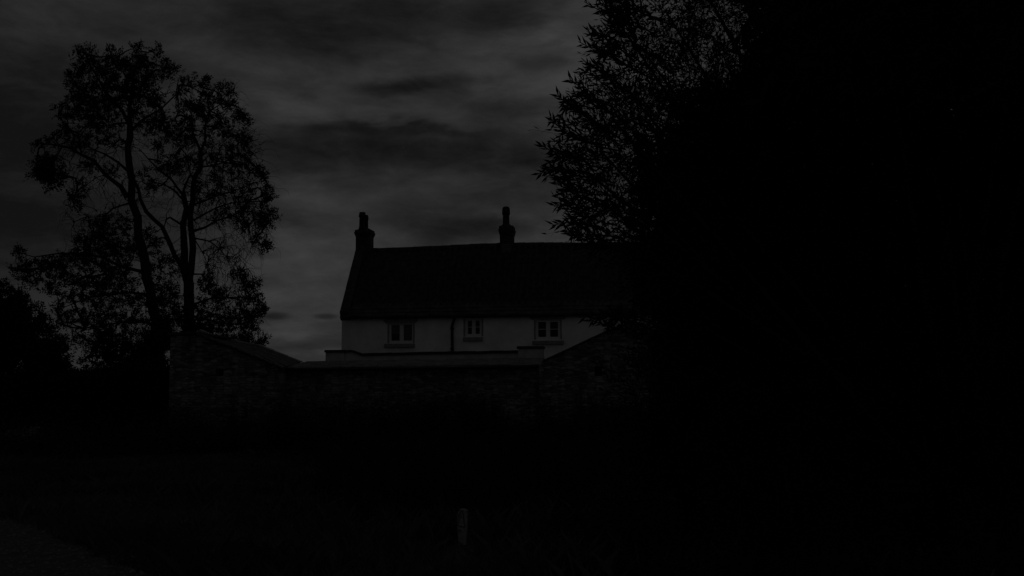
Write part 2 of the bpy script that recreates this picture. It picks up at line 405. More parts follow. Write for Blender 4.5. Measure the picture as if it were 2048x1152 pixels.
# windows
for i, (w, lt, sl_, style) in enumerate(wins):
    a, b, c, d = holes[i]; fw = .055
    fr_ = MB(); v0, v1 = .09, .17; mid = (a + b) / 2 + (.0)
    mw = .115 if i != 1 else .10
    g0 = .002
    bl = .045 if i == 0 else .075
    fr_.box(HP, a + g0, a + bl, v0, v1, c + g0, d - g0); fr_.box(HP, b - bl, b - g0, v0, v1, c + g0, d - g0)
    fr_.box(HP, a + bl, b - bl, v0, v1, d - bl, d - g0); fr_.box(HP, a + bl, b - bl, v0 - .02, v1, c + g0, c + .12)
    fr_.box(HP, mid - mw / 2, mid + mw / 2, v0 - .01, v1, c + .12, d - bl)
    for (p, q) in ((a + bl, mid - mw / 2), (mid + mw / 2, b - bl)):  # casements
        fr_.box(HP, p, p + .035, v0 + .015, v1 - .01, c + .12, d - bl); fr_.box(HP, q - .035, q, v0 + .015, v1 - .01, c + .12, d - bl)
        if style: zm = (c + .12 + d - bl) / 2 + .01; fr_.box(HP, p + .035, q - .035, v0 + .02, v1 - .03, zm - .013, zm + .013)
    wo_ = fr_.build('window', 'frame', house)
    for (p, q) in ((a + bl + .035, mid - mw / 2 - .035), (mid + mw / 2 + .035, b - bl - .035)):
        pn = MB(); pn.box(HP, p, q, .135, .139, c + .12, d - bl); sub(pn, 'pane', 'glass', wo_, house)
    if i == 0:
        bd = MB(); bd.box(HP, a + .06, mid - .03, .24, .25, c + (d - c) * .50, d); sub(bd, 'blind', 'blind', wo_, house)
        bd = MB(); bd.box(HP, mid + .03, b - .05, .24, .25, c, d); sub(bd, 'blind', 'blind', wo_, house)
    # narrow stone jambs round the opening, lintel and sill
    jm = MB(); jw = .065
    for (p, q) in ((a - jw, a), (b, b + jw)):
        jm = MB(); jm.box(HP, p, q, -.012, -.001, c, d); sub(jm, 'jamb', 'sill', wo_, house)
    la, lb, lc, ld = rect(HP, *lt)
    lm = MB(); lc = max(lc, d + .005)
    lm.prism([HP.w(la + .12, -.05, lc), HP.w(lb - .12, -.05, lc), HP.w(lb, -.05, lc + .12), HP.w(lb, -.05, ld), HP.w(la, -.05, ld), HP.w(la, -.05, lc + .12)],
             [HP.w(la + .12, .0, lc), HP.w(lb - .12, .0, lc), HP.w(lb, .0, lc + .12), HP.w(lb, .0, ld), HP.w(la, .0, ld), HP.w(la, .0, lc + .12)])
    sub(lm, 'lintel', 'sill', wo_, house, bevel=.008)
    sa, sb_, sc_, sd_ = rect(HP, *sl_)
    sm = MB(); sm.box(HP, sa, sb_, -.10, -.002, sc_, min(sd_, c - .003)); sub(sm, 'sill', 'sill', wo_, house, bevel=.01)
# chimneys
def chimney(x0, x1, xs0, xs1, ytop, yshoulder, ybase, off, dep, pots):
    pl = HP
    a, zt = pl.sz(x0, yshoulder, off); b, _ = pl.sz(x1, yshoulder, off); _, z0 = pl.sz(x0, ybase, off); _, zc = pl.sz(x0, ytop, off)
    a2, _ = pl.sz(xs0, ytop, off); b2, _ = pl.sz(xs1, ytop, off)
    st = MB(); st.box(pl, a, b, off, off + dep, min(z0, zR - .9), zt)
    e = (a - a2)
    m_ = st; z1 = zt + (zc - zt) * .35; z2 = zt + (zc - zt) * .6
    def ring(k, z): return [pl.w(a - k, off - k, z), pl.w(b + k, off - k, z), pl.w(b + k, off + dep + k, z), pl.w(a - k, off + dep + k, z)]
    m_.prism(ring(.01, zt), ring(e, z1)); m_.prism(ring(e + .012, z1 + .003), ring(e + .012, z2)); m_.prism(ring(e - .01, z2 + .003), ring(.03, zc - .04)); m_.prism(ring(-.04, zc - .037), ring(-.12, zc + .04))
    so = st.build('chimney', 'chim', house)
    for (p0, p1, yt, yb, ov, cowl) in pots:
        aa, zt2 = pl.sz(p0, yt, off + ov); bb, _ = pl.sz(p1, yt, off + ov); r = (bb - aa) / 2 ; _, zb2 = pl.sz(p0, yb, off + ov)
        h = zt2 - zb2; c = pl.w((aa + bb) / 2, off + ov, zb2 - .1)
        if cowl: prof = [(r * .95, 0), (r * .98, .12), (r * .86, .16), (r * .84, h * .62), (r * .86, h * .66), (r * 1.02, h * .68), (r * 1.02, h * .72 + .05), (r * .98, h + .0), (r * .8, h + .07), (r * .45, h + .1)]
        else: prof = [(r * .98, 0), (r * .98, .12), (r * .9, .16), (r * .84, h * .8), (r * 1.02, h * .84), (r * 1.02, h * .9 + .05), (r * .86, h + .1 - .02), (r * .86, h + .1)]
        sub(MB().lathe(c, prof, 16), 'chimney_pot', 'pot', so, house, smooth=True)
    return so
c1 = chimney(711.5, 740.5, 709.5, 742.5, 458, 473, 520, hw - .3, .6, [(718, 731.5, 425, 456, .15, False), (728, 737, 430.5, 460, .42, False)])
c2 = chimney(999.5, 1024.5, 997.5, 1027, 450, 470, 526, hw - .36, .72, [(1004.3, 1019.8, 413.5, 450, .36, True)])
s_a = HP.sz(999, 520, hw - .6)[0]
fl = MB()                                                     # pale mortar flaunching where the stack meets the tiles
for k in range(7):
    fl.box(HP, s_a + .06 + random.uniform(-.02, .02), s_a + .5 + random.uniform(-.02, .02), hw - .372, hw - .36, zR - .66 + k * .1, zR - .60 + k * .1)
sub(fl, 'mortar_courses', 'coping', c2, house)

# ------------------------------------------------------------------ rendered garden wall with two capped piers
GP = Plane(P(651, 720, 44), 6.5); GP.o.z = 0
gw = empty('garden_wall', GP.w(0, 0, 0)); tag(gw, 'low rendered yard wall with dark coping and a pier at each end, below the farmhouse windows', 'wall')
def pier(x0, x1, yt, cap_h):
    a, zt = GP.sz(x0 + 1, yt); b, _ = GP.sz(x1 - 1, yt)
    m_ = MB(); m_.box(GP, a, b, -.06, .5, 0, zt - .10); po = m_.build('pier', 'render2', gw)
    m_ = MB(); m_.prism([GP.w(a - .05, -.12, zt - .098), GP.w(b + .05, -.12, zt - .098), GP.w(b + .05, .56, zt - .098), GP.w(a - .05, .56, zt - .098)], [GP.w(a - .03, -.09, zt), GP.w(b + .03, -.09, zt), GP.w(b + .03, .53, zt), GP.w(a - .03, .53, zt)])
    sub(m_, 'pier_cap', 'capd', po, gw, bevel=.015); return a, b, zt
pa = pier(651, 690, 700, .1); pb = pier(1035, 1087, 692.5, .12)
sA = pa[1]; sB = pb[0]
z1 = GP.sz(724, 706)[1]; z2 = GP.sz(1034, 700.5)[1]; sr = GP.sz(724, 706)[0]
m_ = MB(); m_.prism([GP.w(sA, 0, 0), GP.w(sr, 0, 0), GP.w(sr, 0, z1 - .1), GP.w(sA + .25, 0, z1 + .06), GP.w(sA, 0, pa[2] - .12)], [GP.w(sA, .34, 0), GP.w(sr, .34, 0), GP.w(sr, .34, z1 - .1), GP.w(sA + .25, .34, z1 + .06), GP.w(sA, .34, pa[2] - .12)])
m_.prism([GP.w(sr, .001, 0), GP.w(sB, .001, 0), GP.w(sB, .001, z2 - .1), GP.w(sr, .001, z1 - .1)], [GP.w(sr, .34, 0), GP.w(sB, .34, 0), GP.w(sB, .34, z2 - .1), GP.w(sr, .34, z1 - .1)])
m_.build('wall_face', 'render2', gw)
m_ = MB(); ncp = 11
for k in range(ncp):
    a = sr + (sB - sr) * k / ncp; b = sr + (sB - sr) * (k + 1) / ncp - .015; za = z1 + (z2 - z1) * k / ncp + random.uniform(-.012, .012); zb_ = z1 + (z2 - z1) * (k + 1) / ncp + random.uniform(-.012, .012)
    m_.prism([GP.w(a, -.07, za - .097), GP.w(b, -.07, zb_ - .097), GP.w(b, -.07, zb_ - .015), GP.w(a, -.07, za - .015)], [GP.w(a, .4, za - .097), GP.w(b, .4, zb_ - .097), GP.w(b, .4, zb_ + .015), GP.w(a, .4, za + .015)])
m_.prism([GP.w(sA, -.07, pa[2] - .12), GP.w(sA + .25, -.07, z1 + .063), GP.w(sr - .01, -.07, z1 - .095), GP.w(sr - .01, -.07, z1 - .02), GP.w(sA + .27, -.07, z1 + .13), GP.w(sA + .0, -.07, pa[2] - .04)],
         [GP.w(sA, .4, pa[2] - .12), GP.w(sA + .25, .4, z1 + .063), GP.w(sr - .01, .4, z1 - .095), GP.w(sr - .01, .4, z1 - .02), GP.w(sA + .27, .4, z1 + .13), GP.w(sA + .0, .4, pa[2] - .04)])
m_.build('coping', 'capd', gw)
tag(gw)

# ------------------------------------------------------------------ stone outbuildings round the yard
def gable_wall(mb, pl, outline, v0, v1, holes):
    """outline: (s, z) polygon whose first and last points stand on the ground; holes in the lower rectangle"""
    zl = min(outline[1][1], outline[-2][1]); s0 = outline[0][0]; s1 = outline[-1][0]
    wall_holes(mb, pl, s0, s1, 0, zl - .001, v0, v1, holes)
    up = [(s0, zl)] + [q for q in outline[1:-1] if q[1] > zl + .01] + [(s1, zl)]
    mb.prism([pl.w(a, v0, z) for a, z in up], [pl.w(a, v1, z) for a, z in up])
    return mb
# left store
LP = Plane(P(341, 735, 36), 6.0); LP.o.z = 0
lo_ = empty('stone_store', LP.w(0, 0, 0)); tag(lo_, 'rubble stone store with its roof sloping down to the right, standing under the twin trees', 'outbuilding')
sL = [(341, 672), (390, 669), (430, 686), (471, 701), (507, 716), (556, 735)]
out = [LP.sz(*q) for q in sL]; sEnd = out[-1][0]
hole = rect(LP, 431, 738, 447, 752)
outl = [(out[0][0], 0)] + out + [(sEnd, 0)]
m_ = MB(); gable_wall(m_, LP, outl, 0, .45, [hole])
m_.box(LP, 0, .4, .452, 4.2, 0, out[0][1] - .02)
m_.box(LP, sEnd - .4, sEnd, .452, 4.2, 0, out[-1][1] - .02)
m_.prism([LP.w(.0, 4.202, 0), LP.w(sEnd, 4.202, 0), LP.w(sEnd, 4.202, out[-1][1] - .02), LP.w(out[1][0], 4.202, out[1][1] - .02), LP.w(0, 4.202, out[0][1] - .02)],
         [LP.w(.0, 4.6, 0), LP.w(sEnd, 4.6, 0), LP.w(sEnd, 4.6, out[-1][1] - .02), LP.w(out[1][0], 4.6, out[1][1] - .02), LP.w(0, 4.6, out[0][1] - .02)])
m_.build('wall', 'stone', lo_)
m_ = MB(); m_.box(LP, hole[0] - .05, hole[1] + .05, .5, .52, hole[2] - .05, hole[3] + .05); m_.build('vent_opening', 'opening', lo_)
# roof: front verge as photographed, rear verge higher
fv = [(390, 666), (430, 682), (471, 697), (507, 712), (566, 736)]
bv = [(402, 663), (436, 677), (493, 688), (520, 693), (604, 725.5)]
fr3 = [LP.w(*((lambda q: (q[0], -.12, q[1]))(LP.sz(a, b, -.12)))) for a, b in fv]
bk3 = [LP.w(*((lambda q: (q[0], 3.4, q[1]))(LP.sz(a, b, 3.4)))) for a, b in bv]
m_ = MB(); nr = 10; ns = len(fr3) - 1
dz = Vector((0, 0, .045))
for i in range(ns):                                           # slates laid in courses, butted, each a little off level
    sub_n = 3
    for u in range(sub_n):
        for j in range(nr):
            def q(ii, jj, l):
                f_ = fr3[i].lerp(fr3[i + 1], ii); b_ = bk3[i].lerp(bk3[i + 1], ii); return f_.lerp(b_, jj) + Vector((0, 0, l))
            u0, u1 = u / sub_n, (u + 1) / sub_n - .03; j0, j1 = j / nr, (j + 1) / nr - .006; h = random.uniform(0, .02)
            a_, b_, c_, d_ = q(u0, j0, h + .03), q(u1, j0, h), q(u1, j1, h), q(u0, j1, h + .03)
            m_.prism([a_, b_, c_, d_], [p - dz for p in (a_, b_, c_, d_)])
ro = m_.build('roof', 'gcoping', lo_)
m_ = MB()
for i in range(len(bk3) - 1):
    for k in range(3):
        a_ = bk3[i].lerp(bk3[i + 1], k / 3) ; b_ = bk3[i].lerp(bk3[i + 1], (k + 1) / 3 - .02); w_ = LP.v * .16; h = Vector((0, 0, .055 + random.uniform(-.012, .02)))
        m_.prism([a_ - w_, b_ - w_, b_ + w_, a_ + w_], [a_ - w_ + h, b_ - w_ + h, b_ + w_ + h, a_ + w_ + h])
sub(m_, 'coping_stones', 'lroof', ro, lo_, bevel=.01)
m_ = MB()
tl = LP.w(out[0][0] - .06, -.1, out[0][1] + .02); tr_ = LP.w(out[1][0] + .03, -.1, out[1][1] + .02)
for k in range(3):
    a_ = tl.lerp(tr_, k / 3); b_ = tl.lerp(tr_, (k + 1) / 3 - .02); d_ = LP.v * 3.6; h = Vector((0, 0, .07 + random.uniform(0, .02)))
    m_.prism([a_, b_, b_ + d_, a_ + d_], [a_ + h, b_ + h, b_ + d_ + h, a_ + d_ + h])
sub(m_, 'top_slabs', 'gcoping', ro, lo_)

# lean-to between the two gables
MP = Plane(P(557, 735, 36.6), 6.0); MP.o.z = 0
md = empty('stone_lean_to', MP.w(0, 0, 0)); tag(md, 'low stone lean-to with shallow pale roof, between the store and the taller gable', 'outbuilding')
s0 = .03; s1 = MP.sz(1083, 728)[0]; z0 = MP.sz(566, 737)[1]; zf = MP.sz(1075, 730)[1]
m_ = MB(); nn = 8
m_.prism([MP.w(s0, 0, 0), MP.w(s1, 0, 0), MP.w(s1, 0, zf - .06), MP.w(s0, 0, z0 - .06)], [MP.w(s0, .4, 0), MP.w(s1, .4, 0), MP.w(s1, .4, zf - .06), MP.w(s0, .4, z0 - .06)])
m_.build('wall', 'stone', md)
bL = MP.sz(585, 724, 3.2); bR = MP.sz(1090, 716.5, 3.2)
f0 = MP.w(s0, -.16, z0 + .0); f1 = MP.w(s1, -.16, zf + .0); b0 = MP.w(s0 + .1, 3.2, bL[1]); b1 = MP.w(bR[0], 3.2, bR[1])
m_ = MB()
for j in range(7):
    x_ = 0.
    while x_ < 1:
        w_ = random.uniform(.05, .11); u1 = min(x_ + w_, 1); h = random.uniform(0, .018)
        def q(uu, jj, l): return f0.lerp(f1, uu).lerp(b0.lerp(b1, uu), jj) + Vector((0, 0, l))
        a_, b_, c_, d_ = q(x_, j / 7, h + .05), q(u1 - .002, j / 7, h + .05), q(u1 - .002, (j + 1) / 7 - .004, h), q(x_, (j + 1) / 7 - .004, h)
        m_.prism([a_, b_, c_, d_], [p - dz for p in (a_, b_, c_, d_)]); x_ = u1
ro = m_.build('roof', 'lroof', md)
m_ = MB(); m_.tube([f0 + Vector((0, -.05, -.05)), f0.lerp(f1, .5) + Vector((0, -.05, -.065)), f1 + Vector((0, -.05, -.05))], .05, 8); m_.build('gutter', 'dark', md, smooth=True)  # black tube stands in for the shade under the eaves

# right barn gable
BP = Plane(P(1078, 735, 35.4), 6.0); BP.o.z = 0
bn = empty('stone_barn', BP.w(0, 0, 0)); tag(bn, 'tall rubble stone barn gable rising to the right, half hidden behind the willow', 'barn')
pt = [(1078, 729), (1086, 724), (1262, 642), (1440, 722), (1448, 727)]
out = [BP.sz(*q) for q in pt]; out[-1] = (out[-1][0], out[0][1])
outl = [(out[0][0], 0)] + out + [(out[-1][0], 0)]
hole = list(rect(BP, 1189, 733, 1204, 752)); 
m_ = MB(); gable_wall(m_, BP, outl, 0, .5, [tuple(hole)])
sR = out[-1][0]
m_.box(BP, 0, .45, .502, 9, 0, out[0][1] - .1); m_.box(BP, sR - .45, sR, .502, 9, 0, out[0][1] - .1)
m_.prism([BP.w(q[0], 9.002, q[1]) for q in [(0, 0), (sR, 0), (sR, out[0][1] - .1), (out[2][0], out[2][1] - .1), (0, out[0][1] - .1)]], [BP.w(q[0], 9.4, q[1]) for q in [(0, 0), (sR, 0), (sR, out[0][1] - .1), (out[2][0], out[2][1] - .1), (0, out[0][1] - .1)]])
m_.build('wall', 'stone', bn)
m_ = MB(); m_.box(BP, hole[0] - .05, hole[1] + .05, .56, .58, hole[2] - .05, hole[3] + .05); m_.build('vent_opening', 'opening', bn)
ap = out[2]; m_ = MB()
for (ea, eb) in ((out[1], ap), (ap, out[3])):
    k = Vector((0, 0, .05)); t_ = Vector((0, 0, .05)); nC = 12
    for r_ in range(nC):
        a = (ea[0] + (eb[0] - ea[0]) * r_ / nC, ea[1] + (eb[1] - ea[1]) * r_ / nC); b = (ea[0] + (eb[0] - ea[0]) * ((r_ + 1) / nC - .004), ea[1] + (eb[1] - ea[1]) * ((r_ + 1) / nC - .004))
        h = .006 + random.uniform(0, .008)
        A_ = [BP.w(a[0], -.06, a[1] + h), BP.w(b[0], -.06, b[1] + h), BP.w(b[0], 9.5, b[1] + h), BP.w(a[0], 9.5, a[1] + h)]
        m_.prism(A_, [p + t_ for p in A_])
m_.build('roof', 'gcoping', bn)

# ------------------------------------------------------------------ marker post
mp0 = G(925, 1090); mk = empty('marker_post', mp0)
tag(mk, 'short weathered white marker post in the grass with a dark triangle sign on its face', 'marker post')
QP = Plane(mp0, 10)
H = .385
def q2(x, y): # crop pixel -> plane s,z   (crop 11.52 px per photo px, origin 890,1000)
    return QP.sz(890 + x / 11.52, 1000 + y / 11.52)
fo = [(262, 1100), (268, 420), (300, 270), (345, 205), (395, 190), (450, 200), (512, 232), (505, 700), (490, 940), (480, 1100)]
prof = [q2(*a) for a in fo]
prof[0] = (prof[0][0] + .025, -.02); prof[-1] = (prof[-1][0], -.02)
m_ = MB(); m_.prism([QP.w(a, 0, z) for a, z in prof], [QP.w(a, .055, z - (.006 if z > .1 else 0)) for a, z in prof]); m_.build('post_body', 'post', mk, bevel=.004)
def stroke(mb, a, b, w):
    p = q2(*a); q = q2(*b); d = Vector((q[0] - p[0], q[1] - p[1])); l = d.length; d.normalize(); nrm = Vector((-d.y, d.x)) * w / 2
    c = [(p[0] + nrm.x, p[1] + nrm.y), (q[0] + nrm.x, q[1] + nrm.y), (q[0] - nrm.x, q[1] - nrm.y), (p[0] - nrm.x, p[1] - nrm.y)]
    mb.prism([QP.w(x, -.0035, z) for x, z in c], [QP.w(x, .001, z) for x, z in c])
m_ = MB()
for a, b, w in (((350, 215), (285, 430), .006), ((285, 430), (285, 570), .005), ((402, 235), (335, 330), .006), ((335, 330), (315, 560), .006), ((402, 240), (432, 440), .007), ((432, 440), (455, 630), .007),
                ((285, 585), (455, 632), .008), ((375, 300), (360, 420), .005), ((360, 420), (385, 400), .005)): stroke(m_, a, b, w)
m_.build('triangle_symbol', 'ink', mk)
m_ = MB()
for a, b in (((275, 680), (275, 740)), ((315, 680), (325, 745)), ((330, 680), (322, 720)), ((360, 690), (375, 745)), ((372, 690), (366, 730))): stroke(m_, a, b, .006)
m_.build('small_lettering', 'ink', mk)

# ------------------------------------------------------------------ broadleaf trees
def resample(pts, step=.35):
    out = []
    for i in range(len(pts) - 1):
        p, r0 = pts[i]; q, r1 = pts[i + 1]; n_ = max(1, int((q - p).length / step))
        for k in range(n_): out.append((p.lerp(q, k / n_), r0 + (r1 - r0) * k / n_))
    out.append(pts[-1]); return out
PX = 1 / F
class Tree:
    def __init__(s, name, base, depth): s.top = empty(name, base); s.d = depth; s.wood = MB(); s.nodes = []; s.crown = []
    def limb(s, pxs, r0, r1, dep0=0, dep1=0, n=8):
        """pxs: photo pixels along the limb; depth drifts from dep0 to dep1 about the tree's own distance"""
        k = len(pxs); pts = []
        for i, (a, b) in enumerate(pxs):
            t_ = i / (k - 1); pts.append((P(a, b, s.d + dep0 + (dep1 - dep0) * t_), (r0 + (r1 - r0) * t_ ** .8) * PX * s.d * (.8 if r0 < 5 else .93)))
        rs = resample(pts, .4)
        for i in range(1, len(rs) - 1): rs[i] = (rs[i][0] + Vector((random.gauss(0, .03), random.gauss(0, .03), random.gauss(0, .02))), rs[i][1] * random.uniform(.93, 1.07))
        s.wood.tube([p for p, r in rs], [r for p, r in rs], n); s.nodes += [p for p, r in rs]
        return rs
    def twig(s, a, b, r0, droop=0., n=4, seg=5):
        pts = []; d = b - a; o = Vector((random.gauss(0, 1), random.gauss(0, 1), random.gauss(0, 1))) * d.length * .09
        for i in range(seg + 1):
            t_ = i / seg; pts.append(a + d * t_ + o * math.sin(math.pi * t_) * 1.6 + o.cross(d.normalized()) * math.sin(2 * math.pi * t_) * .8 + Vector((0, 0, -droop * math.sin(math.pi * t_ * .5) * 0 - droop * t_ * t_)) + Vector((random.gauss(0, .02), random.gauss(0, .02), random.gauss(0, .02))))
        s.wood.tube(pts, [r0 * (1 - .75 * i / seg) for i in range(seg + 1)], n); return pts
    def clump(s, px, py, r, dens=1.0, size=1.0, spread=2.2):
        dp = s.d + random.uniform(-spread, spread); c = P(px, py, dp); rw = r * PX * dp
        near = min(s.nodes, key=lambda q: (q - c).length_squared + (4 if q.z > c.z + .5 else 0))
        tw = s.twig(near, c, .03 + .012 * min((near - c).length, 3), 0, 5, 7)
        s.nodes += tw[3:]
        cnt = int(max(10, (r ** 1.7) * .50 * dens))
        k = max(3, int(r / 3.2))
        ends = []
        for j in range(k):
            e = c + Vector(unit(RNG.normal(size=3))) * rw * random.uniform(.5, 1.0) + Vector((0, 0, rw * .15)); ends.append(e)
            s.twig(tw[random.randrange(3, len(tw))], e, .014, .0, 3, 4)
        off = RNG.normal(size=(cnt, 3)) * rw * .48
        pos = np.array(c) + off
        ar = np.array([tuple(e) for e in ends]); pick = RNG.random(cnt) < .78
        pos[pick] = ar[RNG.integers(0, len(ends), pick.sum())] + RNG.normal(size=(int(pick.sum()), 3)) * (rw * .05 + .07)
        s.leaves(pos, unit(off + np.array([0, 0, rw * .3])), size)
    def leaves(s, pos, outw, size):
        """compound leaves: a bent rachis with pairs of leaflets and one at its end"""
        n_ = len(pos)
        ax = unit(outw + RNG.normal(size=(n_, 3)) * .7 + np.array([0, 0, .1])); side = perp(ax)
        ln = RNG.uniform(.20, .34, (n_, 1)) * size
        for k in range(3):
            b = pos + ax * ln * (.25 + .27 * k) + np.array([0, 0, -.05]) * (k / 3) ** 2
            for sg in (-1, 1):
                d = unit(ax * .75 + side * sg + RNG.normal(size=(n_, 3)) * .22 + np.array([0, 0, -.15])); w = unit(np.cross(d, RNG.normal(size=(n_, 3)) * .5 + np.cross(ax, side)))
                s.crown.append(leaf_quads(b, d, w, RNG.uniform(.10, .16, (n_, 1)) * size, RNG.uniform(.045, .07, (n_, 1)) * size))
        d = unit(ax + RNG.normal(size=(n_, 3)) * .2); s.crown.append(leaf_quads(pos + ax * ln * .9, d, perp(d), RNG.uniform(.09, .15, (n_, 1)) * size, RNG.uniform(.035, .055, (n_, 1)) * size))
    def done(s, label, leafmat, cat='tree', group=None):
        s.wood.build('trunk', 'bark', s.top); quads('crown', np.concatenate(s.crown), leafmat, s.top); tag(s.top, label, cat, group)

TL = Tree('ash_tree', P(322, 860, 44) * 1, 44); TL.top.location.z = 0
TR = Tree('ash_tree', P(378, 860, 45.5), 45.5); TR.top.location.z = 0
# left stem and its limbs
TL.limb([(326, 850), (320, 740), (312, 643), (305, 608), (295, 556), (288, 521), (278, 469), (271, 435), (262, 400), (261, 340), (257, 296), (260, 252)], 13, 6.5, n=10)
TL.limb([(260, 252), (262, 193), (265, 148), (277, 115)], 6, 1.5, 0, .5)
TL.limb([(260, 252), (245, 220), (224, 199), (206, 178), (183, 137), (171, 107)], 5, 1.2, 0, -1)
TL.limb([(262, 262), (274, 249), (295, 234), (324, 216), (348, 190), (357, 160)], 4.5, 1.1, 0, -.8)
TL.limb([(262, 193), (251, 150), (224, 119)], 2.6, 1, .2, 1)
TL.limb([(255, 395), (242, 373), (212, 349), (189, 320), (165, 311), (139, 296), (112, 290), (83, 287)], 6.5, 1.2, 0, -1.5)
TL.limb([(259, 345), (236, 325), (212, 308), (190, 302), (160, 280)], 4.2, 1.0, 0, .8)
TL.limb([(125, 292), (112, 312), (105, 335), (95, 350)], 1.8, .9, -1.2, -1.4)
TL.limb([(262, 405), (229, 417), (208, 434), (174, 433), (149, 443)], 2.8, .8, 0, -.6)
TL.limb([(290, 545), (243, 532), (208, 514), (156, 507), (115, 507), (69, 514), (35, 504)], 4.5, .8, 0, -2)
TL.limb([(300, 590), (250, 585), (200, 590), (146, 605), (115, 625)], 4, .8, 0, 1)
TL.limb([(312, 650), (270, 640), (220, 650), (170, 660)], 3.5, .8, 0, -1)
TL.limb([(212, 349), (190, 355), (165, 375), (150, 385)], 1.6, .6, -.6, -1)
TL.limb([(243, 532), (225, 500), (212, 470), (205, 445)], 2.6, .8, -.4, 0)
# right stem
TR.limb([(380, 850), (379, 740), (378, 660), (377, 608), (375, 550)], 13.5, 10.5, n=10)
TR.limb([(373, 560), (368, 504), (368, 452), (371, 417), (366, 385)], 8.5, 5.5, .1, .4)
TR.limb([(378, 560), (384, 521), (384, 469), (382, 428), (385, 400), (390, 355), (401, 334), (401, 302)], 8, 4.5, -.1, 0)
TR.limb([(401, 302), (387, 272), (381, 237), (360, 219), (355, 190)], 3.6, 1, 0, -.6)
TR.limb([(401, 302), (410, 284), (413, 252), (422, 222), (443, 208), (456, 184)], 3.6, .9, 0, .8)
TR.limb([(413, 252), (400, 215), (407, 166)], 1.8, .7, .2, .6)
TR.limb([(370, 550), (358, 528), (340, 490), (323, 455), (295, 424), (281, 400), (268, 360)], 6.2, 3.2, -.2, -1.4)
TR.limb([(366, 400), (348, 382), (328, 370), (310, 367), (300, 352)], 3, .9, .4, 1)
TR.limb([(366, 390), (342, 358), (319, 340), (298, 320), (280, 299)], 3.4, 1, .4, -1)
TR.limb([(366, 385), (380, 350), (372, 310), (350, 280)], 3, .9, .4, .9)
TR.limb([(388, 462), (410, 455), (430, 442), (462, 431), (486, 421), (521, 428)], 3.6, 1, 0, -1)
TR.limb([(388, 476), (417, 483), (437, 497), (451, 515), (465, 546)], 2.2, .6, 0, -.8)
TR.limb([(390, 480), (406, 504), (415, 528)], 1.7, .7, 0, .6)
TR.limb([(380, 548), (403, 549), (413, 573)], 2.6, 1, 0, -.6)
TR.limb([(380, 612), (424, 598), (451, 594), (486, 594), (510, 600)], 3.2, .8, 0, .9)
TR.limb([(401, 334), (430, 330), (460, 320), (488, 300)], 2.4, .7, 0, .8)
TR.limb([(385, 410), (420, 395), (460, 385), (500, 370), (530, 360)], 2.8, .7, 0, -.9)
TR.limb([(388, 440), (430, 415), (470, 405), (520, 402), (541, 398)], 2.4, .7, 0, .6)
TR.limb([(380, 640), (420, 640), (460, 650), (495, 645)], 2.6, .7, 0, -.7)
clL = [(172,105,13),(158,128,15,.8),(190,122,9,.6),(172,148,15,.8),(222,108,13),(240,128,16),(279,103,10),(265,128,17),(288,133,14),(316,108,9,1.1),(205,146,20),(235,160,24),(270,160,25),(300,160,17),(330,143,17),(347,140,11),
 (198,178,20,.8),(168,178,20,.9),(146,166,12,.9),(143,200,10),(165,208,22,1.2),(150,232,14,.9),(186,222,24,1.1),(215,208,24),(250,195,30,1.2),(285,192,24),(312,200,18,.8),(119,220,9),(131,236,12,.8),(190,250,22,1.1),(225,248,16,.8),(268,232,16,.9),
 (314,246,15,1.1),(298,262,9,.8),(338,240,12,.7),(214,280,15,.8),(174,268,16,.6),(132,266,12,.7),(108,278,11,.7),(88,288,9,.7),(74,290,5,.6),(142,284,12,.7),(160,292,10,.6),(238,292,11,.5),
 (86,330,19,1.5),(75,345,13,1.4),(104,338,19,1.1),(122,358,13,1.1),(102,368,12,1.1),(88,358,15,1.4),(146,390,10,.8),(166,372,10,.5),(152,408,9,.5),(225,345,10,.3),(180,330,8,.4),
 (192,466,22),(160,480,9,1),(172,500,20,1),(208,446,17,.8),(216,488,26,1),(240,466,18,.8),(254,440,12,.6),(240,512,28,1),(200,530,28,1),(264,500,18,.8),(150,520,18,.9),(118,530,18,.9),(94,534,18,.9),(68,538,16,1),(44,545,13,1.2),(33,540,8,1),(38,504,6,.8),
 (64,568,13,.9),(100,566,14,.9),(95,580,7,.8),(130,560,18,.7),(160,556,22,.9),(128,592,12,1),(180,575,22,1),(222,560,28,1),(255,560,22,.9),(160,600,18,.8),(202,602,26,1),(242,600,26,1),(275,600,18,.8),(118,616,11,.9),
 (132,640,14,.9),(162,640,20,.9),(192,642,26,1),(224,650,26,1),(262,642,24,1),(150,680,18,.8),(192,690,24,1.1),(232,692,26,1.3),(272,690,26,1.4),(306,690,22,1.6),(180,722,18,.7),(222,732,24,1.3),(262,736,26,1.6),(304,736,26,1.7),(325,700,16,1.2)]
